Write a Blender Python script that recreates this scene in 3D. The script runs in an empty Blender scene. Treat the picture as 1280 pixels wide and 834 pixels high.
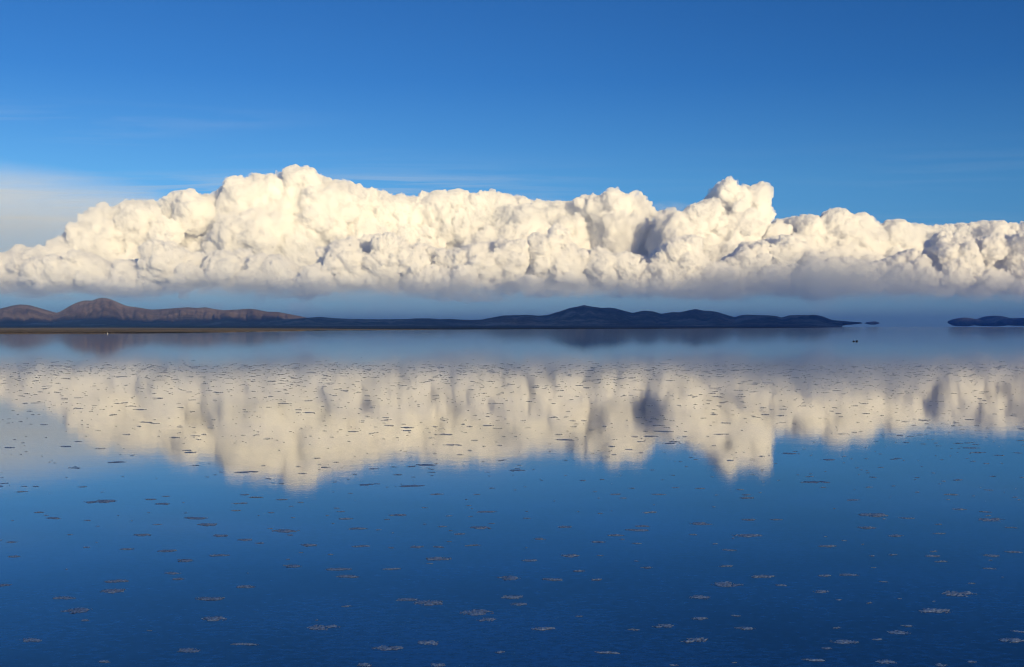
import bpy, math, random
import numpy as np
from mathutils import Vector, noise as mnoise

# ------------------------------------------------------------------ basics
SC = bpy.context.scene
COL = SC.collection
F = 1422.0            # focal length of the photograph in its own pixels (1280 wide)
CX, HY = 640.0, 408.0  # principal column, horizon row
CAM_H = 5.0
R = math.radians
SUN_EL, SUN_AZ = 9.0, 27.0   # sun low behind the camera, to the right
HAZE = 6.5e-5


def tag(o, label=None, cat=None, group=None, kind=None):
    if label: o['label'] = label
    if cat: o['category'] = cat
    if group: o['group'] = group
    if kind: o['kind'] = kind
    return o


def link(name, me, mat=None, parent=None):
    o = bpy.data.objects.new(name, me)
    COL.objects.link(o)
    if mat is not None:
        me.materials.clear(); me.materials.append(mat)
    if parent is not None:
        o.parent = parent
    return o


def mesh_from(name, verts, faces, smooth=True):
    me = bpy.data.meshes.new(name)
    me.from_pydata([tuple(v) for v in verts], [], [tuple(f) for f in faces])
    if smooth:
        me.polygons.foreach_set('use_smooth', [True] * len(me.polygons))
    me.update()
    return me


class NT:
    """small helper round a node tree"""
    def __init__(s, mat):
        s.t = mat.node_tree; s.t.nodes.clear()
    def n(s, typ, ins=None, **kw):
        nd = s.t.nodes.new(typ)
        for k, v in kw.items(): setattr(nd, k, v)
        for k, v in (ins or {}).items(): s.put(nd, k, v)
        return nd
    def put(s, nd, k, v):
        if isinstance(v, tuple) and len(v) == 2 and hasattr(v[0], 'outputs'):
            s.t.links.new(v[0].outputs[v[1]], nd.inputs[k])
        elif hasattr(v, 'outputs'):
            s.t.links.new(v.outputs[0], nd.inputs[k])
        else:
            nd.inputs[k].default_value = v
    def math(s, op, a, b=None, c=None, clamp=False):
        ins = {0: a}
        if b is not None: ins[1] = b
        if c is not None: ins[2] = c
        return s.n('ShaderNodeMath', ins, operation=op, use_clamp=clamp)
    def ramp(s, fac, stops):
        nd = s.n('ShaderNodeValToRGB', {'Fac': fac})
        e = nd.color_ramp.elements
        while len(e) < len(stops): e.new(0.5)
        for k, (p, c) in enumerate(stops):
            e[k].position = p; e[k].color = (c[0], c[1], c[2], 1.0)
        return nd


def new_mat(name):
    m = bpy.data.materials.new(name); m.use_nodes = True
    return m, NT(m)


# ------------------------------------------------------------------ clouds
def at(px, py, Y):
    """a photograph pixel turned into a point at distance Y"""
    return np.array([(px - CX) / F * Y, Y, CAM_H + (HY - py) / F * Y])


# crest lines read off the photograph
BACK = [(-160, 262), (-90, 300), (-30, 318), (40, 316), (80, 300), (105, 285), (120, 270), (140, 258), (165, 249), (195, 254), (212, 247), (225, 242), (257, 244), (270, 243), (284, 235), (308, 224),
        (330, 222), (341, 226), (353, 218), (366, 213), (377, 213), (392, 218), (411, 223), (436, 230), (450, 237), (462, 236), (482, 241), (498, 247),
        (520, 249), (534, 242), (553, 243), (573, 243), (590, 246), (606, 241), (614, 241), (636, 244), (655, 248), (672, 252), (700, 252), (720, 250),
        (734, 243), (744, 248), (753, 242), (768, 238), (782, 243), (797, 238), (809, 253), (816, 264), (831, 262), (841, 272), (853, 265), (865, 255),
        (877, 256), (884, 248), (892, 234), (901, 226), (913, 229), (920, 240), (926, 232), (934, 236), (944, 230), (955, 232), (958, 248), (951, 262),
        (953, 274), (963, 282), (973, 274), (985, 274), (999, 271), (1016, 274), (1026, 270), (1038, 261), (1050, 268), (1060, 273), (1079, 271),
        (1085, 279), (1089, 287), (1103, 280), (1120, 280), (1131, 285), (1144, 283), (1168, 283), (1182, 281), (1211, 279), (1245, 277), (1268, 280),
        (1300, 283), (1340, 290), (1400, 280), (1450, 300)]
FRONT = [(-160, 310), (-100, 322), (-40, 312), (0, 318), (14, 317), (26, 325), (37, 331), (48, 326), (65, 320), (72, 319), (79, 323), (96, 320), (108, 315), (120, 321), (141, 329), (158, 326),
         (173, 325), (187, 322), (192, 313), (204, 303), (219, 303), (229, 313), (243, 317), (257, 317), (270, 320), (281, 316), (296, 313), (310, 313),
         (320, 322), (334, 320), (349, 319), (363, 325), (375, 337), (383, 344), (392, 338), (402, 322), (410, 308), (429, 301), (445, 303), (458, 296), (472, 294), (484, 292),
         (501, 298), (510, 308), (525, 304), (544, 310), (553, 314), (568, 312), (582, 310), (599, 306), (612, 302), (626, 300), (638, 306), (648, 304),
         (660, 301), (672, 294), (684, 297), (691, 283), (698, 281), (708, 286), (713, 303), (727, 318), (744, 312), (754, 318), (766, 322), (780, 315),
         (794, 320), (810, 322), (826, 307), (836, 301), (853, 295), (862, 303), (872, 318), (884, 330), (896, 331), (915, 318), (930, 303), (944, 303),
         (968, 296), (978, 298), (992, 301), (1006, 308), (1016, 318), (1043, 322), (1072, 327), (1091, 329), (1113, 322), (1129, 315), (1141, 310),
         (1153, 320), (1163, 301), (1177, 286), (1192, 296), (1216, 298), (1230, 296), (1240, 301), (1252, 296), (1264, 293), (1290, 293), (1340, 310), (1400, 300), (1450, 315)]


def crest(line, x):
    p = np.array(line, float)
    return np.interp(x, p[:, 0], p[:, 1])


def hollow(x, y):
    """where the face of the bank stands forward or falls back"""
    return 0.52 * mnoise.noise((x / 62.0, y / 44.0, 4.2)) + 0.3 * mnoise.noise((x / 24.0, y / 20.0, 9.1))


def cloud_points(rng, x0, x1, line, floor, Y, rbig, depth_px, n_big, kids=(10, 9), kid_r=(0.42, 0.40), drop=0.0, extra=()):
    """centres (px, depth px, py) and radii of puffs filling the band under a crest line"""
    P = []
    poly = np.array([q for q in line if x0 - 20 <= q[0] <= x1 + 20], float)
    # dense samples of the crest for distance tests
    xs = np.linspace(x0 - 20, x1 + 20, 1600)
    crest_pts = np.stack([xs, crest(line, xs)], 1)
    for x, y, r in extra:
        if x0 <= x <= x1:
            top = crest(line, x)
            P.append((x, -depth_px * (0.65 * (y - top) / max(8.0, floor - top) + 0.22), y, r))
    tries = 0; placed = 0
    while placed < n_big and tries < 40000:
        tries += 1
        x = rng.uniform(x0, x1); top = crest(line, x)
        y = rng.uniform(top, floor)
        d = np.sqrt(((crest_pts - (x, y)) ** 2).sum(1)).min()
        if d < 3.5: continue
        r = min(d * 1.02, rbig * min(1.9, math.exp(rng.normal(-0.35, 0.55))))
        r = min(r, max(5.0, (floor - y) + 6))
        frac = (y - top) / max(8.0, floor - top)
        dep = -depth_px * (0.55 * frac) + rng.normal(0, depth_px * 0.10) + hollow(x, y) * depth_px
        if hollow(x, y) > 0.22: r *= 0.6
        P.append((x, dep, y, r)); placed += 1
    # the core: keeps the bank closed behind its puffs
    for x in np.arange(x0, x1, 7.0):
        y = crest(line, x) + 6
        while y < floor:
            d = np.sqrt(((crest_pts - (x, y)) ** 2).sum(1)).min()
            if d > 3.5:
                P.append((x + rng.uniform(-2, 2), 12.0 - depth_px * 0.45 * (y - crest(line, x)) / max(8.0, floor - crest(line, x)), y, min(d * 0.98, 11.0)))
            y += 7.0
    # the rim: small puffs following the crest
    x = x0
    while x < x1:
        y = crest(line, x); r = rng.uniform(3.5, 7.5)
        P.append((x, rng.normal(0, depth_px * 0.10), y + r * 0.95, r))
        x += r * rng.uniform(0.5, 1.0)
    lv = [np.array(P)]
    for n, kr in zip(kids, kid_r):
        L = lv[-1]; L = L[L[:, 3] > 1.6]
        k = np.repeat(L, n, axis=0); m = len(k)
        v = rng.normal(size=(m, 3)); v[:, 1] -= 0.55; v[:, 2] -= 0.35     # lean to the viewer and upwards (py is down)
        v /= np.linalg.norm(v, axis=1)[:, None]
        r = k[:, 3] * kr * rng.uniform(0.55, 1.25, m)
        c = k[:, :3] + v * (k[:, 3] - r * 0.25)[:, None]
        # stay under the crest
        ok = c[:, 2] > crest(line, c[:, 0]) + r * 0.75 - 1.0
        lv.append(np.concatenate([c, r[:, None]], 1)[ok])
    A = np.concatenate(lv)
    A = A[A[:, 3] > 0.9]
    s = Y / F
    co = np.stack([(A[:, 0] - CX) * s, Y + A[:, 1] * s, CAM_H + (HY - A[:, 2]) * s], 1)
    return co, A[:, 3] * s


def puff_mesh(name, co, rad, voxel, bump=None, bump_scale=1.0):
    """one closed skin round a heap of puffs"""
    me = bpy.data.meshes.new(name + '_points')
    me.vertices.add(len(co)); me.vertices.foreach_set('co', co.ravel())
    at_ = me.attributes.new('rad', 'FLOAT', 'POINT'); at_.data.foreach_set('value', rad.astype(np.float32))
    o = bpy.data.objects.new(name + '_points', me); COL.objects.link(o)
    ng = bpy.data.node_groups.new(name + '_skin', 'GeometryNodeTree')
    ng.interface.new_socket('Geometry', in_out='INPUT', socket_type='NodeSocketGeometry')
    ng.interface.new_socket('Geometry', in_out='OUTPUT', socket_type='NodeSocketGeometry')
    N = ng.nodes; L = ng.links
    gi = N.new('NodeGroupInput'); go = N.new('NodeGroupOutput')
    mp = N.new('GeometryNodeMeshToPoints')
    na = N.new('GeometryNodeInputNamedAttribute'); na.data_type = 'FLOAT'; na.inputs['Name'].default_value = 'rad'
    L.new(gi.outputs[0], mp.inputs['Mesh']); L.new(na.outputs[0], mp.inputs['Radius'])
    pv = N.new('GeometryNodePointsToVolume'); pv.resolution_mode = 'VOXEL_SIZE'
    pv.inputs['Voxel Size'].default_value = voxel; pv.inputs['Density'].default_value = 1.0
    L.new(mp.outputs[0], pv.inputs['Points']); L.new(na.outputs[0], pv.inputs['Radius'])
    vm = N.new('GeometryNodeVolumeToMesh'); vm.resolution_mode = 'GRID'; vm.inputs['Threshold'].default_value = 0.3
    L.new(pv.outputs[0], vm.inputs['Volume'])
    last = vm.outputs[0]
    if bump:
        for kind, amp, size in bump:
            ps = N.new('GeometryNodeInputPosition')
            if kind == 'n':
                nz = N.new('ShaderNodeTexNoise'); nz.inputs['Scale'].default_value = 1.0 / size; nz.inputs['Detail'].default_value = 3.0
                L.new(ps.outputs[0], nz.inputs['Vector']); src = nz.outputs[0]; mid = 0.5
            else:   # cauliflower: round bulges with creases between them
                nz = N.new('ShaderNodeTexVoronoi'); nz.feature = 'F1'; nz.inputs['Scale'].default_value = 1.0 / size
                L.new(ps.outputs[0], nz.inputs['Vector']); src = nz.outputs['Distance']; mid = 0.55; amp = -amp
            sb = N.new('ShaderNodeMath'); sb.operation = 'SUBTRACT'; L.new(src, sb.inputs[0]); sb.inputs[1].default_value = mid
            ml = N.new('ShaderNodeMath'); ml.operation = 'MULTIPLY'; L.new(sb.outputs[0], ml.inputs[0]); ml.inputs[1].default_value = amp
            if kind == 'v':     # crinkled in some places, smooth in others
                wn = N.new('ShaderNodeTexNoise'); wn.inputs['Scale'].default_value = 1.0 / 1100; wn.inputs['Detail'].default_value = 2.0
                L.new(ps.outputs[0], wn.inputs['Vector'])
                wr = N.new('ShaderNodeMapRange'); L.new(wn.outputs[0], wr.inputs['Value'])
                wr.inputs['From Min'].default_value = 0.38; wr.inputs['From Max'].default_value = 0.62; wr.inputs['To Min'].default_value = 0.1; wr.inputs['To Max'].default_value = 1.35
                m2 = N.new('ShaderNodeMath'); m2.operation = 'MULTIPLY'; L.new(ml.outputs[0], m2.inputs[0]); L.new(wr.outputs[0], m2.inputs[1]); ml = m2
            nr = N.new('GeometryNodeInputNormal')
            vs = N.new('ShaderNodeVectorMath'); vs.operation = 'SCALE'; L.new(nr.outputs[0], vs.inputs[0]); L.new(ml.outputs[0], vs.inputs['Scale'])
            sp = N.new('GeometryNodeSetPosition'); L.new(last, sp.inputs['Geometry']); L.new(vs.outputs[0], sp.inputs['Offset'])
            last = sp.outputs[0]
    if bump:    # knit the displaced skin together again, so that no fold turns inside out
        mv = N.new('GeometryNodeMeshToVolume'); mv.resolution_mode = 'VOXEL_SIZE'
        mv.inputs['Voxel Size'].default_value = voxel * 0.9; mv.inputs['Density'].default_value = 1.0
        mv.inputs['Interior Band Width'].default_value = voxel * 2.5
        L.new(last, mv.inputs['Mesh'])
        vm2 = N.new('GeometryNodeVolumeToMesh'); vm2.resolution_mode = 'GRID'; vm2.inputs['Threshold'].default_value = 0.12
        L.new(mv.outputs[0], vm2.inputs['Volume']); last = vm2.outputs[0]
    L.new(last, go.inputs[0])
    md = o.modifiers.new('skin', 'NODES'); md.node_group = ng
    dg = bpy.context.evaluated_depsgraph_get(); dg.update()
    out = bpy.data.meshes.new_from_object(o.evaluated_get(dg))
    out.name = name
    bpy.data.objects.remove(o); bpy.data.meshes.remove(me); bpy.data.node_groups.remove(ng)
    out.polygons.foreach_set('use_smooth', [True] * len(out.polygons))
    return out


def cloud_mat(name, density, size, lim, z0, z1, color=(1, 1, 1), aniso=0.0):
    """vapour: uneven density, thinning out towards the flat base"""
    m, t = new_mat(name)
    g = t.n('ShaderNodeNewGeometry')
    nz = t.n('ShaderNodeTexNoise', {'Vector': (g, 'Position'), 'Scale': 1.0 / size, 'Detail': 5.0, 'Roughness': 0.62})
    mr = t.n('ShaderNodeMapRange', {'Value': nz, 'From Min': lim[0], 'From Max': lim[1], 'To Min': 0.02, 'To Max': density})
    mr.inputs['To Min'].default_value = density * 0.03
    sp = t.n('ShaderNodeSeparateXYZ', {0: (g, 'Position')})
    fl = t.n('ShaderNodeVectorMath', {0: (g, 'Position'), 1: (1 / 2600., 1 / 2600., 1 / 700.)}, operation='MULTIPLY')
    fn = t.n('ShaderNodeTexNoise', {'Vector': (fl, 'Vector'), 'Scale': 1.0, 'Detail': 4.0, 'Roughness': 0.6})
    zz = t.math('ADD', (sp, 'Z'), t.math('MULTIPLY', t.math('SUBTRACT', fn, 0.5), 1400.0))       # an uneven, ragged base
    bs = t.n('ShaderNodeMapRange', {'Value': zz, 'From Min': z0, 'From Max': z1})
    d = t.math('MULTIPLY', mr, t.math('POWER', bs, 2.6))
    v = t.n('ShaderNodeVolumePrincipled', {'Color': (*color, 1), 'Density': d, 'Anisotropy': aniso})
    t.n('ShaderNodeOutputMaterial', {'Volume': v})
    return m


# ------------------------------------------------------------------ sun direction
SUN_D = Vector((math.sin(R(SUN_AZ)) * math.cos(R(SUN_EL)), -math.cos(R(SUN_AZ)) * math.cos(R(SUN_EL)), math.sin(R(SUN_EL))))

rng = np.random.default_rng(7)
BACK_M = cloud_mat('bright_cloud_vapour', 0.022, 280.0, (0.39, 0.60), 570, 1700)
FRONT_M = cloud_mat('low_cloud_vapour', 0.050, 170.0, (0.40, 0.56), 570, 1350)
HIGH_SHADE_M = cloud_mat('high_shade_vapour', 0.0008, 500.0, (0.30, 0.60), 0, 10)
SHADE_M = cloud_mat('shade_bank_vapour', 0.012, 600.0, (0.30, 0.50), 620, 700)

CLOUDS = [  # name, label, px range, crest, floor, distance, biggest puff, slope px, number, voxel, material
    ('cumulus_cloud', 'massive cream cumulus with the highest crest, above the brown hills on the left', -150, 500, BACK, 34000, 26, 110, 240, BACK_M),
    ('cumulus_cloud', 'long level topped cumulus between the massive left cloud and the twin knobbed tower', 490, 845, BACK, 34800, 22, 100, 150, BACK_M),
    ('cumulus_cloud', 'tall cumulus tower with two bright knobs on top, right of centre', 835, 975, BACK, 33300, 20, 100, 90, BACK_M),
    ('cumulus_cloud', 'domed cream cumulus on the right of the twin knobbed tower', 965, 1125, BACK, 34200, 20, 100, 90, BACK_M),
    ('cumulus_cloud', 'flat topped anvil shaped cumulus at the far right edge of the sky', 1105, 1430, BACK, 35200, 16, 100, 120, BACK_M),
]


BILLOWS = {id(BACK): [(440, 262, 28), (385, 244, 27), (345, 252, 24), (310, 264, 28), (255, 272, 25), (190, 287, 24), (150, 300, 20), (517, 277, 22), (585, 285, 25), (620, 266, 22),
                      (765, 266, 22), (745, 262, 15), (775, 300, 26), (810, 303, 18), (905, 243, 15), (945, 246, 12), (880, 288, 29), (915, 290, 25), (1036, 286, 23), (1005, 293, 18), (1070, 291, 15), (1110, 300, 17), (1230, 300, 17)],
           id(FRONT): [(65, 342, 18), (95, 343, 18), (215, 330, 24), (290, 336, 20), (345, 342, 20), (405, 316, 8), (400, 353, 13), (435, 326, 21), (490, 318, 22), (520, 332, 18), (590, 328, 20), (640, 326, 22),
                       (695, 294, 11), (680, 318, 21), (715, 328, 18), (745, 333, 18), (780, 333, 16), (850, 322, 22), (925, 328, 16), (945, 316, 11), (975, 313, 15), (1190, 311, 13), (1230, 314, 15), (1172, 318, 13), (1255, 315, 14)]}


def build_cloud(name, label, x0, x1, line, floor, Y, rbig, dpx, n, mat, kids, kid_r, voxel, bump, rim=True):
    c, r = cloud_points(rng, x0, x1, line, floor, Y, rbig, dpx, n, kids=kids, kid_r=kid_r, extra=BILLOWS.get(id(line), ()))
    o = link(name, puff_mesh(name, c, r, voxel, bump=bump), mat)
    tag(o, label, 'cloud', 'clouds of the bank over the far shore')
    return o


for name, label, x0, x1, line, Y, rb, dp, n, m in CLOUDS:
    build_cloud(name, label, x0, x1, line, 371, Y, rb, dp, n, m, (12, 10, 7), (0.42, 0.40, 0.4), 20, [('n', 45, 450), ('v', 78, 220), ('v', 68, 95), ('v', 36, 50)])
build_cloud('low_cloud', 'lower row of small crinkled cumulus puffs under the massive cream cloud on the left', -150, 392, FRONT, 372, 27000, 14, 80, 230, FRONT_M,
            (11, 9, 6), (0.42, 0.40, 0.4), 13, [('n', 40, 300), ('v', 88, 170), ('v', 74, 78), ('v', 34, 40)])
build_cloud('low_cloud', 'lower row of small crinkled cumulus puffs in the middle, under the twin knobbed tower', 386, 900, FRONT, 371, 26600, 14, 80, 240, FRONT_M,
            (11, 9, 6), (0.42, 0.40, 0.4), 13, [('n', 40, 300), ('v', 88, 170), ('v', 74, 78), ('v', 34, 40)])
build_cloud('low_cloud', 'lower row of shaded mauve cumulus puffs on the right, under the anvil', 890, 1430, FRONT, 372, 27300, 14, 80, 240, FRONT_M,
            (11, 9, 6), (0.42, 0.40, 0.4), 13, [('n', 40, 300), ('v', 88, 170), ('v', 74, 78), ('v', 34, 40)])


def ellipsoid(name, nu=48, nv=24):
    V = [(math.cos(2 * math.pi * i / nu) * math.sin(math.pi * j / nv), math.sin(2 * math.pi * i / nu) * math.sin(math.pi * j / nv), -math.cos(math.pi * j / nv)) for j in range(1, nv) for i in range(nu)]
    Fq = [(j * nu + i, j * nu + (i + 1) % nu, (j + 1) * nu + (i + 1) % nu, (j + 1) * nu + i) for j in range(nv - 2) for i in range(nu)]
    V += [(0, 0, -1), (0, 0, 1)]; n0 = (nv - 1) * nu
    Fq += [(n0, (i + 1) % nu, i) for i in range(nu)] + [(n0 + 1, (nv - 2) * nu + i, (nv - 2) * nu + (i + 1) % nu) for i in range(nu)]
    return mesh_from(name, V, Fq)


def veil_mat(name, density, scale, lim, pw=1.3, g=0.0):
    m, t = new_mat(name)
    tc = t.n('ShaderNodeTexCoord')
    ln = t.n('ShaderNodeVectorMath', {0: (tc, 'Object')}, operation='LENGTH')
    fall = t.math('POWER', t.math('SUBTRACT', 1.0, (ln, 'Value'), clamp=True), pw)
    sc = t.n('ShaderNodeVectorMath', {0: (tc, 'Object'), 1: scale}, operation='MULTIPLY')
    nz = t.n('ShaderNodeTexNoise', {'Vector': (sc, 'Vector'), 'Scale': 1.0, 'Detail': 6.0, 'Roughness': 0.58, 'Distortion': 0.4})
    mr = t.n('ShaderNodeMapRange', {'Value': nz, 'From Min': lim[0], 'From Max': lim[1], 'To Min': 0.0, 'To Max': density})
    v = t.n('ShaderNodeVolumePrincipled', {'Color': (0.93, 0.97, 1, 1), 'Density': t.math('MULTIPLY', fall, mr), 'Anisotropy': g})
    t.n('ShaderNodeOutputMaterial', {'Volume': v})
    return m


def veil(name, px, py, wpx, hpx, Y, depth, mat, label, tilt=0.0):
    p = at(px, py, Y)
    o = link(name, ellipsoid(name), mat)
    o.location = p; o.scale = (wpx * Y / F, depth, hpx * Y / F); o.rotation_euler = (0, R(tilt), 0)
    return tag(o, label, 'cloud')


veil('veil_cloud', -10, 284, 350, 84, 42000, 7000, veil_mat('veil_vapour', 0.00032, (1.6, 1.5, 3.0), (-0.1, 0.8), 1.0, -0.15), 'smooth pale grey veil of high cloud at the left edge, behind the cumulus', 4)


WISP_M = veil_mat('wisp_vapour', 0.00055, (2.5, 1.5, 2.2), (0.32, 0.72), 1.0)
for px, py, wp, hp, Y, lab_ in ((655, 268, 120, 24, 33000, 'smooth pale wisp lying over the level middle of the cloud bank'),
                               (835, 266, 40, 14, 33500, 'thin pale wisp bridging the gap on the left of the twin knobbed tower'),
                               (1150, 294, 90, 15, 33800, 'smooth pale wisp over the left end of the flat topped anvil cloud'),
                               (165, 268, 110, 30, 33500, 'smooth pale wisp over the left shoulder of the massive cloud'),
                               (380, 310, 130, 22, 32000, 'smooth cream wisp across the middle of the massive left cloud')):
    veil('wisp_cloud', px, py, wp, hp, Y, 1800, WISP_M, lab_)
SCUD_M = veil_mat('scud_vapour', 0.0004, (5.0, 1.5, 1.8), (0.40, 0.72), 0.9)
for px, py, wp, hp, Y, lab_ in ((40, 364, 190, 11, 25500, 'long ragged scrap of grey cloud under the puffs at the left edge'),
                               (300, 366, 170, 9, 25000, 'long ragged scrap of grey cloud under the puffs left of centre'),
                               (560, 361, 210, 10, 25300, 'long ragged scrap of grey cloud under the puffs at centre'),
                               (800, 358, 200, 12, 24800, 'long ragged scrap of grey cloud under the twin knobbed tower'),
                               (1000, 352, 190, 22, 24000, 'thick mauve scrap of cloud low over the tip of the long hills'),
                               (1215, 360, 180, 20, 24200, 'thick mauve scrap of cloud low over the right edge islands')):
    veil('scud_cloud', px, py, wp, hp, Y, 1500, SCUD_M, lab_)
low = veil('low_mist', 640, 372, 1150, 30, 24300, 2600, veil_mat('mist_vapour', 0.00030, (9.0, 2.0, 2.0), (0.15, 0.75), 1.0), 'long band of pale blue mist under the cloud bank', 0)
low['kind'] = 'stuff'
veil('veil_cloud', 1045, 345, 165, 33, 24000, 2200, veil_mat('sheet_vapour', 0.0011, (3.5, 1.5, 2.2), (0.20, 0.70), 0.9), 'smooth mauve grey sheet of cloud hanging in front of the low puffs on the right', 3)
veil('rain_shaft', 1026, 372, 26, 24, 23800, 900, veil_mat('rain_vapour', 0.0011, (3.0, 2.0, 0.7), (0.30, 0.75), 1.0), 'pale slanting shaft of rain under the cloud above the tip of the long hills', 12)


def shade_cloud(u0, u1, z0, z1, D, gap=None):
    """an unseen cloud bank, added behind the camera to shade near water and hills"""
    h = Vector((SUN_D.x, SUN_D.y, 0)).normalized(); l = Vector((-h.y, h.x, 0))
    P = []
    for u in np.arange(u0, u1, 210.0):
        for z in np.arange(z0, z1, 210.0):
            r = rng.uniform(230, 330)
            zc = min(z + rng.uniform(-60, 60), z1 - r); uc = u + rng.uniform(-60, 60)
            if gap and gap[0] - r < uc < gap[1] + r and gap[2] - r < zc < gap[3] + r: continue
            p = h * (D + rng.uniform(-1, 1) * 200) + l * uc
            P.append((p.x, p.y, zc, r))
    if gap:
        for u in np.arange(gap[0] - 300, gap[1] + 300, 90.0):
            p = h * (D + rng.uniform(-1, 1) * 100) + l * u
            for zc in (gap[2] - 265, gap[3] + 265): P.append((p.x, p.y, zc, 260))
    A = np.array(P)
    o = link('shade_bank', puff_mesh('shade_bank', A[:, :3].copy(), A[:, 3].copy(), 70, bump=[('n', 80, 500)]), SHADE_M)
    return tag(o, 'unseen cloud bank added behind the viewpoint to shade the near water and hills', 'cloud', None, 'stuff')


shade_cloud(-5000, 14000, 800, 2990, 10000, (-50, 520, 1745, 2080))  # the gap in this added bank lets sun onto the left shore


def shade_strip(D=10000):
    """a second unseen bank, added and shaped to shade the base of the far clouds"""
    h = Vector((SUN_D.x, SUN_D.y, 0)).normalized(); l = Vector((-h.y, h.x, 0)); te = math.tan(R(SUN_EL))
    top = [(-150, 357), (100, 354), (250, 358), (420, 350), (600, 352), (740, 346), (880, 346), (950, 335), (1010, 318), (1060, 328), (1120, 338), (1160, 346), (1220, 342), (1290, 332), (1420, 330)]
    P = []
    for px in np.arange(-150, 1420, 4.0):
        ty = np.interp(px, [a[0] for a in top], [a[1] for a in top])
        for k in range(4):
            r = rng.uniform(120, 300)
            q = Vector(at(px, ty + rng.uniform(0, 1) * (392 - ty), 26000)); q.z -= r
            d = -(q.x * h.x + q.y * h.y); u = q.x * l.x + q.y * l.y
            p = h * D + l * u
            P.append((p.x + rng.uniform(-200, 200), p.y + rng.uniform(-200, 200), q.z + (D + d) * te, r))
    A = np.array(P)
    o = link('shade_bank', puff_mesh('shade_bank', A[:, :3].copy(), A[:, 3].copy(), 70, bump=[('n', 100, 500)]), HIGH_SHADE_M)
    return tag(o, 'unseen high cloud bank added behind the viewpoint to shade the far cloud base', 'cloud', None, 'stuff')


shade_strip()

# ------------------------------------------------------------------ hills
def fbm(x, y, seed, octv=5):
    v = 0; a = 1; f = 1
    for _ in range(octv):
        v += a * mnoise.noise((x * f + seed, y * f - seed, seed * 0.7)); a *= 0.5; f *= 2.03
    return v


def hill_material(name, c0, c1, c2, pale, z_lo, z_hi):
    m, t = new_mat(name)
    g = t.n('ShaderNodeNewGeometry')
    n1 = t.n('ShaderNodeTexNoise', {'Vector': (g, 'Position'), 'Scale': 1 / 420., 'Detail': 8.0, 'Roughness': 0.62})
    n2 = t.n('ShaderNodeTexNoise', {'Vector': (g, 'Position'), 'Scale': 1 / 60., 'Detail': 6.0, 'Roughness': 0.7})
    mix = t.math('ADD', t.math('MULTIPLY', n1, 0.65), t.math('MULTIPLY', n2, 0.35))
    rp = t.ramp(mix, [(0.38, c0), (0.5, c1), (0.62, c2)])
    sep = t.n('ShaderNodeSeparateXYZ', {0: (g, 'Position')})
    # pale fans of gravel low on the slopes
    sc = t.n('ShaderNodeVectorMath', {0: (g, 'Position'), 1: (1 / 260., 1 / 700., 1 / 30.)}, operation='MULTIPLY')
    n3 = t.n('ShaderNodeTexNoise', {'Vector': (sc, 'Vector'), 'Scale': 1.0, 'Detail': 5.0, 'Roughness': 0.65})
    band = t.n('ShaderNodeMapRange', {'Value': (sep, 'Z'), 'From Min': z_lo, 'From Max': z_hi, 'To Min': 1.0, 'To Max': 0.0})
    spot = t.n('ShaderNodeMapRange', {'Value': n3, 'From Min': 0.56, 'From Max': 0.66})
    mm = t.n('ShaderNodeMix', {'Factor': t.math('MULTIPLY', band, spot, clamp=True), 'A': (rp, 'Color'), 'B': (*pale, 1)}, data_type='RGBA') if False else None
    mx = t.n('ShaderNodeMixRGB', {'Fac': t.math('MULTIPLY', band, spot, clamp=True), 'Color1': (rp, 'Color'), 'Color2': (*pale, 1)})
    bp = t.n('ShaderNodeBump', {'Height': mix, 'Strength': 1.0, 'Distance': 60.0})
    b = t.n('ShaderNodeBsdfDiffuse', {'Color': mx, 'Roughness': 0.8, 'Normal': bp})
    t.n('ShaderNodeOutputMaterial', {'Surface': b})
    return m


def hill_range(line, base, Y0, nx, ny, depth, seed, mat, label, rough=1.0):
    """a ridge with spurs and gullies whose crest, seen from the flat, follows the traced skyline"""
    p = np.array(line, float)
    xs = np.linspace(p[0, 0], p[-1, 0], nx)
    cy = np.interp(xs, p[:, 0], p[:, 1]); by = np.interp(xs, [b[0] for b in base], [b[1] for b in base])
    verts = []; V = np.linspace(-1.0, 0.7, ny)
    for j, v in enumerate(V):
        for i, px in enumerate(xs):
            wob = 0.25 * fbm(px * 0.02, v * 0.7, seed, 3)
            Y = Y0 + depth * v
            x = (px - CX) / F * (Y if v < 0 else Y0)
            H = (by[i] - cy[i]) / F * Y0
            B = (HY - by[i]) / F * Y0
            a = abs(v)
            prof = (1 - a) ** 1.25 if v < 0 else max(0.0, 1 - (a / 0.7)) ** 1.2
            n = fbm(px * 0.045 + wob, v * 1.1, seed + 3.1, 5)
            rid = 1 - abs(fbm(px * 0.075 + wob * 3 + 0.5 * n, v * 1.3, seed + 9, 3))
            shape = a * (1 - a) * 4
            z = B + H * prof * (1 + rough * shape * (0.40 * n + 0.30 * (rid - 0.80)))
            if v < 0:
                # never above the straight line from the crest, so that the traced skyline stays the skyline
                z = min(z, (B + H * (1 - 0.3 * a)) * Y / Y0)
            if j == 0 or j == ny - 1: z = B - 12
            verts.append((x, Y, z))
    faces = [(j * nx + i, j * nx + i + 1, (j + 1) * nx + i + 1, (j + 1) * nx + i) for j in range(ny - 1) for i in range(nx - 1)]
    o = link('hills', mesh_from('hills', verts, faces), mat)
    return tag(o, label, 'hills', None, 'structure')


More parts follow.
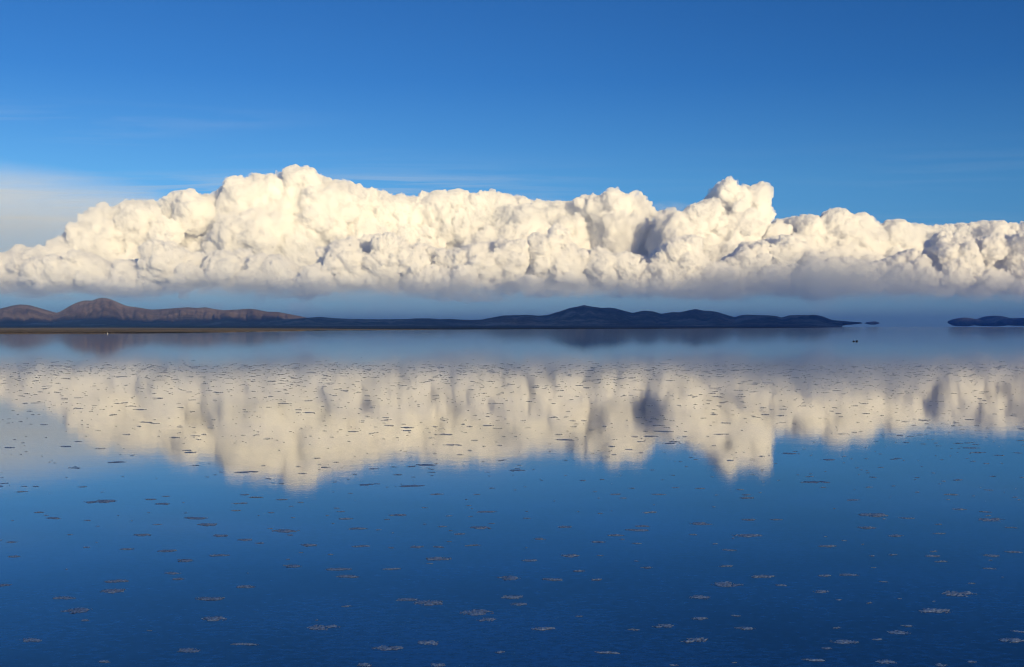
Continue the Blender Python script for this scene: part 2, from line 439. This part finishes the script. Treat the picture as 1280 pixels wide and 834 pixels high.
BROWN = hill_material('brown_scrub_slope', (0.06, 0.043, 0.035), (0.115, 0.083, 0.065), (0.19, 0.142, 0.112), (0.30, 0.27, 0.24), 20, 90)
DARK = hill_material('dark_scrub_slope', (0.05, 0.048, 0.046), (0.19, 0.155, 0.13), (0.50, 0.40, 0.32), (0.36, 0.33, 0.30), 10, 70)
LEFT = [(-220, 398), (-120, 386), (-40, 392), (0, 385), (15, 381), (25, 379.5), (35, 380), (45, 383), (57, 388), (67, 391), (75, 389), (85, 383), (95, 377.5), (105, 374.5), (116, 374.5), (122, 372), (128, 371),
        (135, 372), (145, 376), (157, 381), (170, 383), (187, 386), (200, 385.5), (217, 384.5), (235, 383), (246, 384), (257, 383), (267, 385), (280, 387), (295, 386),
        (310, 385), (320, 386), (335, 389), (347, 389), (362, 392), (380, 395.5), (395, 399), (420, 404), (440, 407)]
RIGHT = [(300, 406), (340, 400), (380, 396.5), (387, 396), (401, 395), (420, 397), (440, 397.5), (460, 398), (480, 398), (505, 398), (520, 397), (537, 397), (550, 398), (562, 397.5), (575, 398.5), (590, 399),
         (602, 398.5), (620, 395), (630, 393), (640, 393), (660, 392.5), (672, 393.5), (685, 392.5), (700, 388), (712, 384), (722, 382), (730, 380), (740, 382),
         (752, 384), (762, 383), (770, 384.5), (780, 387.5), (791, 390), (800, 388), (807, 387), (817, 388), (827, 391), (840, 389), (850, 389.5), (860, 387),
         (870, 385), (880, 387), (890, 387.5), (900, 390), (910, 393), (919, 395.5), (927, 393), (935, 392), (950, 393), (960, 393), (970, 394), (977, 396),
         (987, 393), (1000, 392.5), (1020, 392.5), (1030, 395), (1040, 399), (1047, 400.5), (1053, 401.2)]
hill_range(LEFT, [(-300, 408), (500, 408)], 9000, 520, 80, 2300, 3.0, BROWN, 'sunlit brown hill range with a pointed peak on the left shore')
hill_range(RIGHT, [(300, 408), (1200, 408.3)], 7600, 600, 70, 1500, 11.0, DARK, 'long dark blue hill range in the middle, beyond the calm water')


def island(top, bottom, Y0, depth, mat, label, seed):
    """a far islet; its ends lift off the water line as they do in the mirage"""
    t = np.array(top, float); bt = np.array(bottom, float)
    nx = 80; xs = np.linspace(t[0, 0], t[-1, 0], nx); nr = 16
    verts = []; 
    for i, px in enumerate(xs):
        ty = np.interp(px, t[:, 0], t[:, 1]); by = np.interp(px, bt[:, 0], bt[:, 1])
        x = (px - CX) / F * Y0
        zt = CAM_H + (HY - ty) / F * Y0; zb = CAM_H + (HY - by) / F * Y0
        e = min(1.0, 4.0 * min(i, nx - 1 - i) / (nx - 1)) ** 0.6 * depth + 2
        for k in range(nr):
            a = 2 * math.pi * k / nr
            s_ = math.sin(a); c_ = math.cos(a)
            f = 1 + 0.25 * mnoise.noise((px * 0.2, c_ * 1.4 + seed, s_ * 1.4)) * abs(c_)
            z = (zt + zb) / 2 + (zt - zb) / 2 * math.copysign(abs(s_) ** 0.6, s_)
            verts.append((x, Y0 + c_ * e * f, z))
    faces = [(i * nr + k, i * nr + (k + 1) % nr, (i + 1) * nr + (k + 1) % nr, (i + 1) * nr + k) for i in range(nx - 1) for k in range(nr)]
    faces += [tuple(range(nr - 1, -1, -1)), tuple((nx - 1) * nr + k for k in range(nr))]
    o = link('hills', mesh_from('hills', verts, faces), mat)
    return tag(o, label, 'island', None, 'structure')


island([(1185.5, 403.2), (1190, 400.5), (1195, 398.7), (1205, 397), (1215, 399.5), (1224, 402.8), (1233, 398.2), (1242, 394.6), (1252, 399), (1261, 402.4), (1272, 397.3), (1282, 398.5), (1300, 396), (1320, 400), (1335, 403)],
       [(1185.5, 403.6), (1196, 407.8), (1206, 408.2), (1220, 405.6), (1232, 407.8), (1245, 408.2), (1256, 405.6), (1272, 407.5), (1290, 407.5), (1310, 407), (1335, 403.5)],
       11000, 350, DARK, 'dark low island with three humps floating on the horizon at the right edge', 1.0)
island([(1081, 404), (1086, 402.5), (1093, 401.8), (1097, 403), (1099, 404)], [(1081, 404.3), (1087, 405.7), (1093, 406), (1099, 404.3)],
       10500, 60, DARK, 'tiny dark islet hovering just off the tip of the long hill range', 2.0)
island([(1040, 400), (1047, 400.8), (1060, 402), (1072, 402.7), (1077, 404.2)], [(1040, 408.6), (1046, 408.2), (1055, 406.5), (1066, 405.6), (1077, 404.5)],
       7600, 120, DARK, 'thin pointed headland at the right tip of the long hill range', 3.0)

# ------------------------------------------------------------------ shore: the low land between the water line and the hills
SHORE = [(-260, 418.0), (0, 417.4), (130, 417.0), (250, 415.8), (320, 414.6), (400, 413.2), (500, 412.6), (560, 412.0), (640, 411.7), (760, 411.2), (900, 410.6), (1000, 410.0), (1046, 409.2)]
m, t = new_mat('salt_clay_shore')
g = t.n('ShaderNodeNewGeometry')
sc = t.n('ShaderNodeVectorMath', {0: (g, 'Position'), 1: (1 / 900., 1 / 160., 0)}, operation='MULTIPLY')
n1 = t.n('ShaderNodeTexNoise', {'Vector': (sc, 'Vector'), 'Scale': 1.0, 'Detail': 7.0, 'Roughness': 0.65})
rp = t.ramp(n1, [(0.38, (0.020, 0.020, 0.020)), (0.46, (0.055, 0.048, 0.045)), (0.54, (0.11, 0.092, 0.082)), (0.60, (0.035, 0.033, 0.033))])
b = t.n('ShaderNodeBsdfDiffuse', {'Color': (rp, 'Color'), 'Roughness': 0.6})
t.n('ShaderNodeOutputMaterial', {'Surface': b})
SHORE_M = m
xs = np.linspace(-260, 1046, 240); vs = np.concatenate([[0, 0.0008, 0.003], np.linspace(0.008, 1, 60) ** 1.6])
verts = []
for j, v in enumerate(vs):
    for i, px in enumerate(xs):
        y0 = np.interp(px, [a_[0] for a_ in SHORE], [a_[1] for a_ in SHORE]) + 0.25 * fbm(px * 0.03, 0, 5)
        d0 = CAM_H * F / (y0 - HY)
        d = d0 + (8600 - d0) * v
        fl = 0.55 if px < 420 else 0.30
        z = -0.3 if j == 0 else fl + 0.25 * fbm(px * 0.1, d * 0.004, 4, 3) + 26.0 * max(0.0, v - 0.25) ** 1.5
        if j == len(vs) - 1: z = -20
        verts.append(((px - CX) / F * d, d, z))
nx = len(xs)
faces = [(j * nx + i, j * nx + i + 1, (j + 1) * nx + i + 1, (j + 1) * nx + i) for j in range(len(vs) - 1) for i in range(nx - 1)]
tag(link('shore', mesh_from('shore', verts, faces), SHORE_M), 'low brown clay shore between the water and the foot of the hills', 'shore', None, 'structure')

# ------------------------------------------------------------------ water
m, t = new_mat('shallow_brine')
g = t.n('ShaderNodeNewGeometry')
sc = t.n('ShaderNodeVectorMath', {0: (g, 'Position'), 1: (1.0, 1.6, 1.0)}, operation='MULTIPLY')
w1 = t.n('ShaderNodeTexNoise', {'Vector': (sc, 'Vector'), 'Scale': 4.5, 'Detail': 4.0, 'Roughness': 0.6})
w2 = t.n('ShaderNodeTexNoise', {'Vector': (sc, 'Vector'), 'Scale': 0.25, 'Detail': 3.0, 'Roughness': 0.55})
hgt = t.math('ADD', t.math('MULTIPLY', w1, 0.0007), t.math('MULTIPLY', w2, 0.002))
bp = t.n('ShaderNodeBump', {'Height': hgt, 'Strength': 1.0, 'Distance': 1.0})
sc2 = t.n('ShaderNodeVectorMath', {0: (g, 'Position'), 1: (0.10, 0.10, 1.0)}, operation='MULTIPLY')
f1 = t.n('ShaderNodeTexNoise', {'Vector': (sc2, 'Vector'), 'Scale': 1.0, 'Detail': 6.0, 'Roughness': 0.6})
vw = t.n('ShaderNodeVectorMath', {0: (g, 'Position'), 1: t.n('ShaderNodeVectorMath', {0: (f1, 'Color'), 1: (1.6, 1.6, 0)}, operation='MULTIPLY')}, operation='ADD')
vo = t.n('ShaderNodeTexVoronoi', {'Vector': vw, 'Scale': 0.42}, feature='DISTANCE_TO_EDGE')
crk = t.n('ShaderNodeMapRange', {'Value': vo, 'From Min': 0.0, 'From Max': 0.035, 'To Min': 0.45, 'To Max': 0.0})
f3 = t.n('ShaderNodeTexNoise', {'Vector': (sc, 'Vector'), 'Scale': 5.0, 'Detail': 5.0, 'Roughness': 0.7})
f2 = t.math('ADD', t.math('MULTIPLY', f1, 0.5), t.math('MULTIPLY', f3, 0.5))
bed_ripple_tone = t.ramp(f2, [(0.44, (0.000, 0.016, 0.055)), (0.56, (0.028, 0.130, 0.300))])  # bed blue, with ripple reflections painted in as fine mottling
bed = t.n('ShaderNodeMixRGB', {'Fac': crk, 'Color1': (bed_ripple_tone, 'Color'), 'Color2': (0.02, 0.075, 0.14, 1)})
b = t.n('ShaderNodeBsdfPrincipled', {'Base Color': bed, 'Roughness': t.n('ShaderNodeMapRange', {'Value': (t.n('ShaderNodeSeparateXYZ', {0: (g, 'Position')}), 'Y'), 'From Min': 130.0, 'From Max': 500.0, 'To Min': 0.018, 'To Max': 0.048}), 'IOR': 1.45, 'Normal': bp})
t.n('ShaderNodeOutputMaterial', {'Surface': b})
S = 60000.0
water = link('water', mesh_from('water', [(-S, -S, 0), (S, -S, 0), (S, S, 0), (-S, S, 0)], [(0, 1, 2, 3)], False), m)
tag(water, 'calm mirror like sheet of shallow blue water over the salt flat', 'water', None, 'structure')

# ------------------------------------------------------------------ salt crusts standing out of the water
m, t = new_mat('wet_salt_crust')
g = t.n('ShaderNodeNewGeometry'); oi = t.n('ShaderNodeObjectInfo')
n1 = t.n('ShaderNodeTexNoise', {'Vector': (g, 'Position'), 'Scale': 22.0, 'Detail': 6.0, 'Roughness': 0.7})
rp = t.ramp(n1, [(0.36, (0.20, 0.24, 0.29)), (0.5, (0.48, 0.56, 0.65)), (0.64, (0.74, 0.82, 0.90))])
bp = t.n('ShaderNodeBump', {'Height': n1, 'Strength': 0.6, 'Distance': 0.02})
b = t.n('ShaderNodeBsdfPrincipled', {'Base Color': (rp, 'Color'), 'Roughness': 0.8, 'Normal': bp})
t.n('ShaderNodeOutputMaterial', {'Surface': b})
SALT_M = m


def crust_grid(seed, nx, ny, hgt):
    """a unit wide ragged crust: lumps and rims above the water, gaps between them below it"""
    V = []
    for j in range(ny):
        for i in range(nx):
            x = (i / (nx - 1) - 0.5); y = (j / (ny - 1) - 0.5)
            rr = (2 * x) ** 2 + (2 * y) ** 2
            n = fbm(x * 3.2, y * 3.2, seed, 4)
            rid = 1 - 2.2 * abs(mnoise.noise((x * 7 + seed, y * 7, seed * 2)))
            f = 0.22 - rr * 0.72 + 0.60 * n + 0.42 * rid + 0.55 * mnoise.noise((x * 13, y * 13, seed + 4)) - 0.05
            z = -0.02 if f < 0 else min(1.0, 0.25 + 0.9 * f) * hgt * (0.7 + 0.5 * mnoise.noise((x * 16, y * 16, seed)))
            if f < 0: z = max(-0.03, f * 0.1) - 0.004
            V.append((x, y * 0.62, z))
    V = np.array(V)
    Fq = []
    for j in range(ny - 1):
        for i in range(nx - 1):
            q = (j * nx + i, j * nx + i + 1, (j + 1) * nx + i + 1, (j + 1) * nx + i)
            if max(V[k][2] for k in q) > 0: Fq.append(q)
    used = sorted({k for q in Fq for k in q}); mp = {k: n for n, k in enumerate(used)}
    return V[used], [tuple(mp[k] for k in q) for q in Fq]


def ground(px, py):
    d = CAM_H * F / (py - HY)
    return (px - CX) / F * d, d


BIG = [(37, 801, 33), (94, 764, 40), (80, 748, 30), (144, 727, 32), (141, 739, 32), (262, 749, 37), (268, 774, 32), (405, 785, 43), (215, 717, 24), (223, 724, 17),
       (230, 701, 26), (208, 689, 24), (276, 670, 22), (259, 656, 27), (244, 648, 31), (178, 669, 23), (124, 627, 41), (356, 664, 38), (385, 682, 24), (364, 708, 28),
       (307, 734, 24), (202, 630, 22), (306, 675, 20), (67, 648, 22), (3, 732, 20), (418, 712, 22), (14, 678, 16), (18, 696, 17), (106, 776, 12), (484, 811, 40),
       (534, 804, 32), (536, 754, 40), (509, 750, 30), (596, 766, 43), (607, 775, 27), (640, 747, 32), (648, 756, 23), (635, 723, 32), (662, 701, 20), (714, 695, 24),
       (548, 699, 35), (435, 721, 30), (625, 816, 13), (828, 783, 30), (746, 725, 17), (724, 714, 17), (808, 710, 16), (796, 663, 30), (802, 658, 20), (706, 659, 19),
       (608, 640, 26), (601, 660, 28), (496, 644, 25), (521, 684, 19), (549, 684, 18), (675, 674, 17), (724, 771, 10), (548, 832, 22), (455, 832, 20), (447, 661, 24),
       (427, 712, 25), (867, 801, 40), (875, 747, 30), (875, 774, 22), (910, 731, 42), (954, 721, 32), (976, 732, 16), (1031, 720, 18), (1061, 719, 25), (1027, 740, 21),
       (1201, 743, 45), (1169, 764, 48), (1124, 791, 30), (1134, 783, 16), (1097, 800, 14), (1107, 828, 27), (1265, 801, 33), (1275, 790, 20), (1034, 811, 13), (907, 708, 20),
       (912, 688, 20), (934, 670, 42), (877, 655, 30), (936, 650, 18), (1085, 660, 25), (1092, 644, 38), (1134, 648, 20), (1120, 670, 20), (1241, 650, 38), (1240, 695, 22),
       (1238, 711, 18), (1177, 832, 17), (1216, 828, 12)]
rr = random.Random(5)
protos = []
for k in range(9):
    v, f = crust_grid(3.7 + k * 5.3, 52, 34, 0.035)
    protos.append(mesh_from('salt_crust', v, f)); protos[-1].materials.append(SALT_M)
protos_far = [crust_grid(50.7 + k * 3.3, 14, 10, 0.035) for k in range(10)]
spots = [(*ground(a_, b_), c_ / F * (CAM_H * F / (b_ - HY))) for a_, b_, c_ in BIG]      # x, y, width in metres
rest = []
def far_from(L, x, y, dmin):
    return all((x - a_[0]) ** 2 + (y - a_[1]) ** 2 > dmin * dmin for a_ in L)
D0, D1 = CAM_H * F / (850 - HY), 150.0
n_ind = 290
cand = []
while len(cand) < 6500:
    # even over the flat, in loose clusters, thinning out beyond 100 m
    y = math.sqrt(rr.uniform((D0 * 0.9) ** 2, D1 ** 2)); x = rr.uniform(-0.55, 0.55) * y
    cl = mnoise.noise((x * 0.12, y * 0.12, 2.0)) + 0.6 * mnoise.noise((x * 0.5, y * 0.5, 8.0))
    if cl < rr.uniform(-0.7, 0.55): continue
    wdt = min(1.0, 0.15 * math.exp(rr.gauss(0, 0.8)))
    cand.append((x, y, wdt))
for _ in range(1500):      # an added belt of crust farther out, standing in for dark ripples
    y = rr.gauss(135, 14); cand.append((rr.uniform(-0.55, 0.55) * y, max(100.0, y), min(1.6, 0.35 * math.exp(rr.gauss(0, 0.6)))))
cand.sort(key=lambda q: q[1])
for q in cand:
    if len(spots) < n_ind and q[1] < 48:
        if far_from(spots, q[0], q[1], 0.5) and abs(q[0]) < 0.47 * q[1]: spots.append((q[0], q[1], min(q[2], 0.45)))
    else:
        rest.append(q)
print('crusts', len(spots), len(rest))
# words for where each one lies: rows by distance, and its place in its row
named = sorted(range(len(spots)), key=lambda k: -spots[k][2] / spots[k][1])[:64]
ROWS = [(0, 18.2, 'row nearest the camera'), (18.2, 20.6, 'second row from the camera'), (20.6, 23.6, 'third row from the camera'), (23.6, 28.5, 'fourth row from the camera'), (28.5, 60, 'fifth row from the camera')]
ORD = ['leftmost', 'second from the left', 'third from the left', 'fourth from the left', 'fifth from the left', 'sixth from the left', 'seventh from the left', 'eighth from the left',
       'ninth from the left', 'tenth from the left', 'eleventh from the left', 'twelfth from the left', 'thirteenth from the left', 'fourteenth from the left', 'fifteenth from the left',
       'sixteenth from the left', 'seventeenth from the left', 'eighteenth from the left', 'nineteenth from the left', 'twentieth from the left']
lab = {}
for lo, hi, wd in ROWS:
    row = sorted([k for k in named if lo <= spots[k][1] < hi], key=lambda k: spots[k][0] / spots[k][1])
    for n, k in enumerate(row):
        lab[k] = 'broad salt crust, %s in the %s' % (ORD[min(n, 19)], wd)
for k, (x, y, wd) in enumerate(spots):
    o = bpy.data.objects.new('salt_crust', protos[k % len(protos)]); COL.objects.link(o)
    o.location = (x, y, 0); o.rotation_euler = (0, 0, rr.uniform(-0.35, 0.35) + (math.pi if rr.random() < 0.5 else 0))
    hs = rr.uniform(0.75, 1.1)
    o.scale = (wd, wd * (rr.uniform(0.75, 1.2) if k < len(BIG) else rr.uniform(0.35, 0.9)), hs * min(1.0, 0.35 + wd))
    small = 'small grey salt crust in the blue water close to the camera' if y < 21 else 'small thin grey salt crust farther out in the blue water'
    tag(o, lab.get(k, small), 'salt crust', 'broad salt crusts in the near water' if k in lab else ('small salt crusts close to the camera' if y < 21 else 'small salt crusts farther out'))
V = []; Fc = []; off = 0
for x, y, wd in rest:
    v, f = protos_far[rr.randrange(len(protos_far))]
    a_ = rr.uniform(-0.5, 0.5); ca, sa = math.cos(a_), math.sin(a_)
    sy = rr.uniform(0.35, 0.9); hz = min(1.0, 0.4 + wd)
    for p in v:
        px_, py_ = p[0] * wd, p[1] * wd * sy
        V.append((x + px_ * ca - py_ * sa, y + px_ * sa + py_ * ca, p[2] * hz))
    Fc += [tuple(q + off for q in ff) for ff in f]; off += len(v)
tag(link('salt_crusts', mesh_from('salt_crusts', V, Fc), SALT_M), 'thousands of thin dark salt crusts dotting the water towards the far shore', 'salt crusts', None, 'stuff')

# ------------------------------------------------------------------ small things far out
def lump(name, px, py, wpx, hpx, mat, label, cat, seed, squash=1.0):
    x, d = ground(px, py); s = d / F
    verts = []; nu, nv = 14, 8
    for j in range(nv + 1):
        ph = math.pi * j / nv - math.pi / 2
        for i in range(nu):
            th = 2 * math.pi * i / nu
            p = Vector((math.cos(ph) * math.cos(th), math.cos(ph) * math.sin(th), math.sin(ph)))
            k = 1 + 0.35 * mnoise.noise(p * 1.4 + Vector((seed, 0, 0))) + 0.15 * mnoise.noise(p * 4 + Vector((seed, 2, 0)))
            verts.append((p.x * k * wpx * s / 2, p.y * k * wpx * s / 2 * squash, p.z * k * hpx * s * 0.62 + hpx * s * 0.42))
    faces = [(j * nu + i, j * nu + (i + 1) % nu, (j + 1) * nu + (i + 1) % nu, (j + 1) * nu + i) for j in range(nv) for i in range(nu)]
    o = link(name, mesh_from(name, verts, faces), mat); o.location = (x, d, 0)
    return tag(o, label, cat)


m, t = new_mat('dark_rock')
g = t.n('ShaderNodeNewGeometry'); n1 = t.n('ShaderNodeTexNoise', {'Vector': (g, 'Position'), 'Scale': 6.0, 'Detail': 5.0})
rp = t.ramp(n1, [(0.35, (0.03, 0.03, 0.034)), (0.65, (0.08, 0.076, 0.076))])
b = t.n('ShaderNodeBsdfDiffuse', {'Color': (rp, 'Color')}); t.n('ShaderNodeOutputMaterial', {'Surface': b}); ROCK_M = m
m, t = new_mat('white_salt_block')
g = t.n('ShaderNodeNewGeometry'); n1 = t.n('ShaderNodeTexNoise', {'Vector': (g, 'Position'), 'Scale': 4.0, 'Detail': 5.0})
rp = t.ramp(n1, [(0.35, (0.40, 0.40, 0.41)), (0.65, (0.6, 0.6, 0.6))])
b = t.n('ShaderNodeBsdfDiffuse', {'Color': (rp, 'Color')}); t.n('ShaderNodeOutputMaterial', {'Surface': b}); WHITE_M = m
lump('rock', 1067.0, 427.0, 2.8, 1.1, ROCK_M, 'flatter left one of two dark rocks far out on the water', 'rock', 1.0)
lump('rock', 1070.8, 427.0, 3.0, 1.4, ROCK_M, 'higher right one of two dark rocks far out on the water', 'rock', 5.0)
lump('salt_block', 134.5, 417.6, 1.1, 1.8, WHITE_M, 'small upright white block at the foot of the left shore', 'salt block', 9.0)

# ------------------------------------------------------------------ haze
m, t = new_mat('distant_haze')
v = t.n('ShaderNodeVolumePrincipled', {'Color': (0.24, 0.50, 1.0, 1), 'Density': HAZE, 'Anisotropy': 0.1})
t.n('ShaderNodeOutputMaterial', {'Volume': v})
S2 = 60500.0; zt = 470.0
hv = [(x, y, z) for z in (-60.0, zt) for x, y in ((-S2, -S2), (S2, -S2), (S2, S2), (-S2, S2))]
hf = [(3, 2, 1, 0), (4, 5, 6, 7), (0, 1, 5, 4), (1, 2, 6, 5), (2, 3, 7, 6), (3, 0, 4, 7)]
tag(link('haze', mesh_from('haze', hv, hf, False), m), 'thin blue haze over the water and in front of the hills', 'haze', None, 'stuff')

# ------------------------------------------------------------------ light and sky
sun_dir = SUN_D
sl = bpy.data.lights.new('sun', 'SUN'); sl.energy = 5.0; sl.angle = R(0.5); sl.color = (1.0, 0.795, 0.455)
so = bpy.data.objects.new('sun', sl); COL.objects.link(so)
so.rotation_euler = (-sun_dir).to_track_quat('-Z', 'Y').to_euler()

w = bpy.data.worlds.new('World'); SC.world = w; w.use_nodes = True
wt = NT(w)
sky = wt.n('ShaderNodeTexSky', sky_type='NISHITA', sun_disc=False)
sky.sun_elevation = R(SUN_EL)
sky.sun_rotation = math.atan2(sun_dir.x, sun_dir.y)
sky.altitude = 3650; sky.air_density = 1.0; sky.dust_density = 0.4; sky.ozone_density = 2.0
tc = wt.n('ShaderNodeTexCoord')
sx = wt.n('ShaderNodeSeparateXYZ', {0: (tc, 'Generated')})
el = wt.n('ShaderNodeMapRange', {'Value': (sx, 'Z'), 'From Min': 0.0, 'From Max': 0.5})
tint = wt.ramp(el, [(0.0, (0.52, 0.76, 1.04)), (0.12, (0.47, 0.78, 1.0)), (0.25, (0.40, 0.76, 0.97)), (0.42, (0.20, 0.56, 0.90)), (0.60, (0.15, 0.48, 0.84)), (1.0, (0.75, 0.85, 1.0))])
mul = wt.n('ShaderNodeMixRGB', {'Fac': 1.0, 'Color1': sky, 'Color2': (tint, 'Color')}, blend_type='MULTIPLY')
# the sky deepens towards the right, away from the antisolar point
azm = wt.n('ShaderNodeMapRange', {'Value': (sx, 'X'), 'From Min': -0.45, 'From Max': 0.55, 'To Min': 1.06, 'To Max': 0.74})
az2 = wt.n('ShaderNodeCombineXYZ', {0: wt.math('POWER', azm, 1.6), 1: azm, 2: wt.math('POWER', azm, 0.7)})
mul2 = wt.n('ShaderNodeMixRGB', {'Fac': 1.0, 'Color1': mul, 'Color2': az2}, blend_type='MULTIPLY')
# thin cirrus streaks, drawn out along the horizon
zc = wt.math('MAXIMUM', (sx, 'Z'), 0.02)
cv = wt.n('ShaderNodeCombineXYZ', {0: wt.math('MULTIPLY', wt.math('DIVIDE', (sx, 'X'), zc), 0.6), 1: wt.math('MULTIPLY', wt.math('DIVIDE', (sx, 'Y'), zc), 1.9), 2: 3.3})
cn = wt.n('ShaderNodeTexNoise', {'Vector': cv, 'Scale': 1.0, 'Detail': 7.0, 'Roughness': 0.6, 'Distortion': 0.6})
cm = wt.n('ShaderNodeMapRange', {'Value': cn, 'From Min': 0.46, 'From Max': 0.74})
big = wt.n('ShaderNodeTexNoise', {'Vector': cv, 'Scale': 0.23, 'Detail': 2.0})
bm = wt.n('ShaderNodeMapRange', {'Value': big, 'From Min': 0.36, 'From Max': 0.58})
lo_ = wt.n('ShaderNodeMapRange', {'Value': (sx, 'Z'), 'From Min': 0.185, 'From Max': 0.13})
xl = wt.n('ShaderNodeMapRange', {'Value': (sx, 'X'), 'From Min': 0.10, 'From Max': -0.25, 'To Min': 0.06, 'To Max': 1.0})
cf = wt.math('MULTIPLY', wt.math('MULTIPLY', wt.math('MULTIPLY', cm, bm), wt.math('MULTIPLY', lo_, xl)), 1.4, clamp=True)
fin = wt.n('ShaderNodeMixRGB', {'Fac': cf, 'Color1': mul2, 'Color2': (4.2, 4.9, 5.6, 1)})
bg = wt.n('ShaderNodeBackground', {'Color': fin, 'Strength': 0.09})
wt.n('ShaderNodeOutputWorld', {'Surface': bg})

cam = bpy.data.cameras.new('camera'); cam.lens = 40.0; cam.sensor_width = 36.0
cam.clip_start = 0.1; cam.clip_end = 500000
co_ = bpy.data.objects.new('camera', cam); COL.objects.link(co_)
co_.location = (0, 0, CAM_H); co_.rotation_euler = (R(90) - math.atan((417 - HY) / F), 0, 0)
SC.camera = co_
SC.view_settings.view_transform = 'Standard'; SC.view_settings.look = 'None'
SC.view_settings.exposure = 0.6; SC.view_settings.gamma = 1; SC.view_settings.use_curve_mapping = False
c = SC.cycles
c.max_bounces = 24; c.volume_bounces = 18; c.transparent_max_bounces = 64
c.diffuse_bounces = 3; c.glossy_bounces = 3
c.filter_width = 1.1; c.use_denoising = True
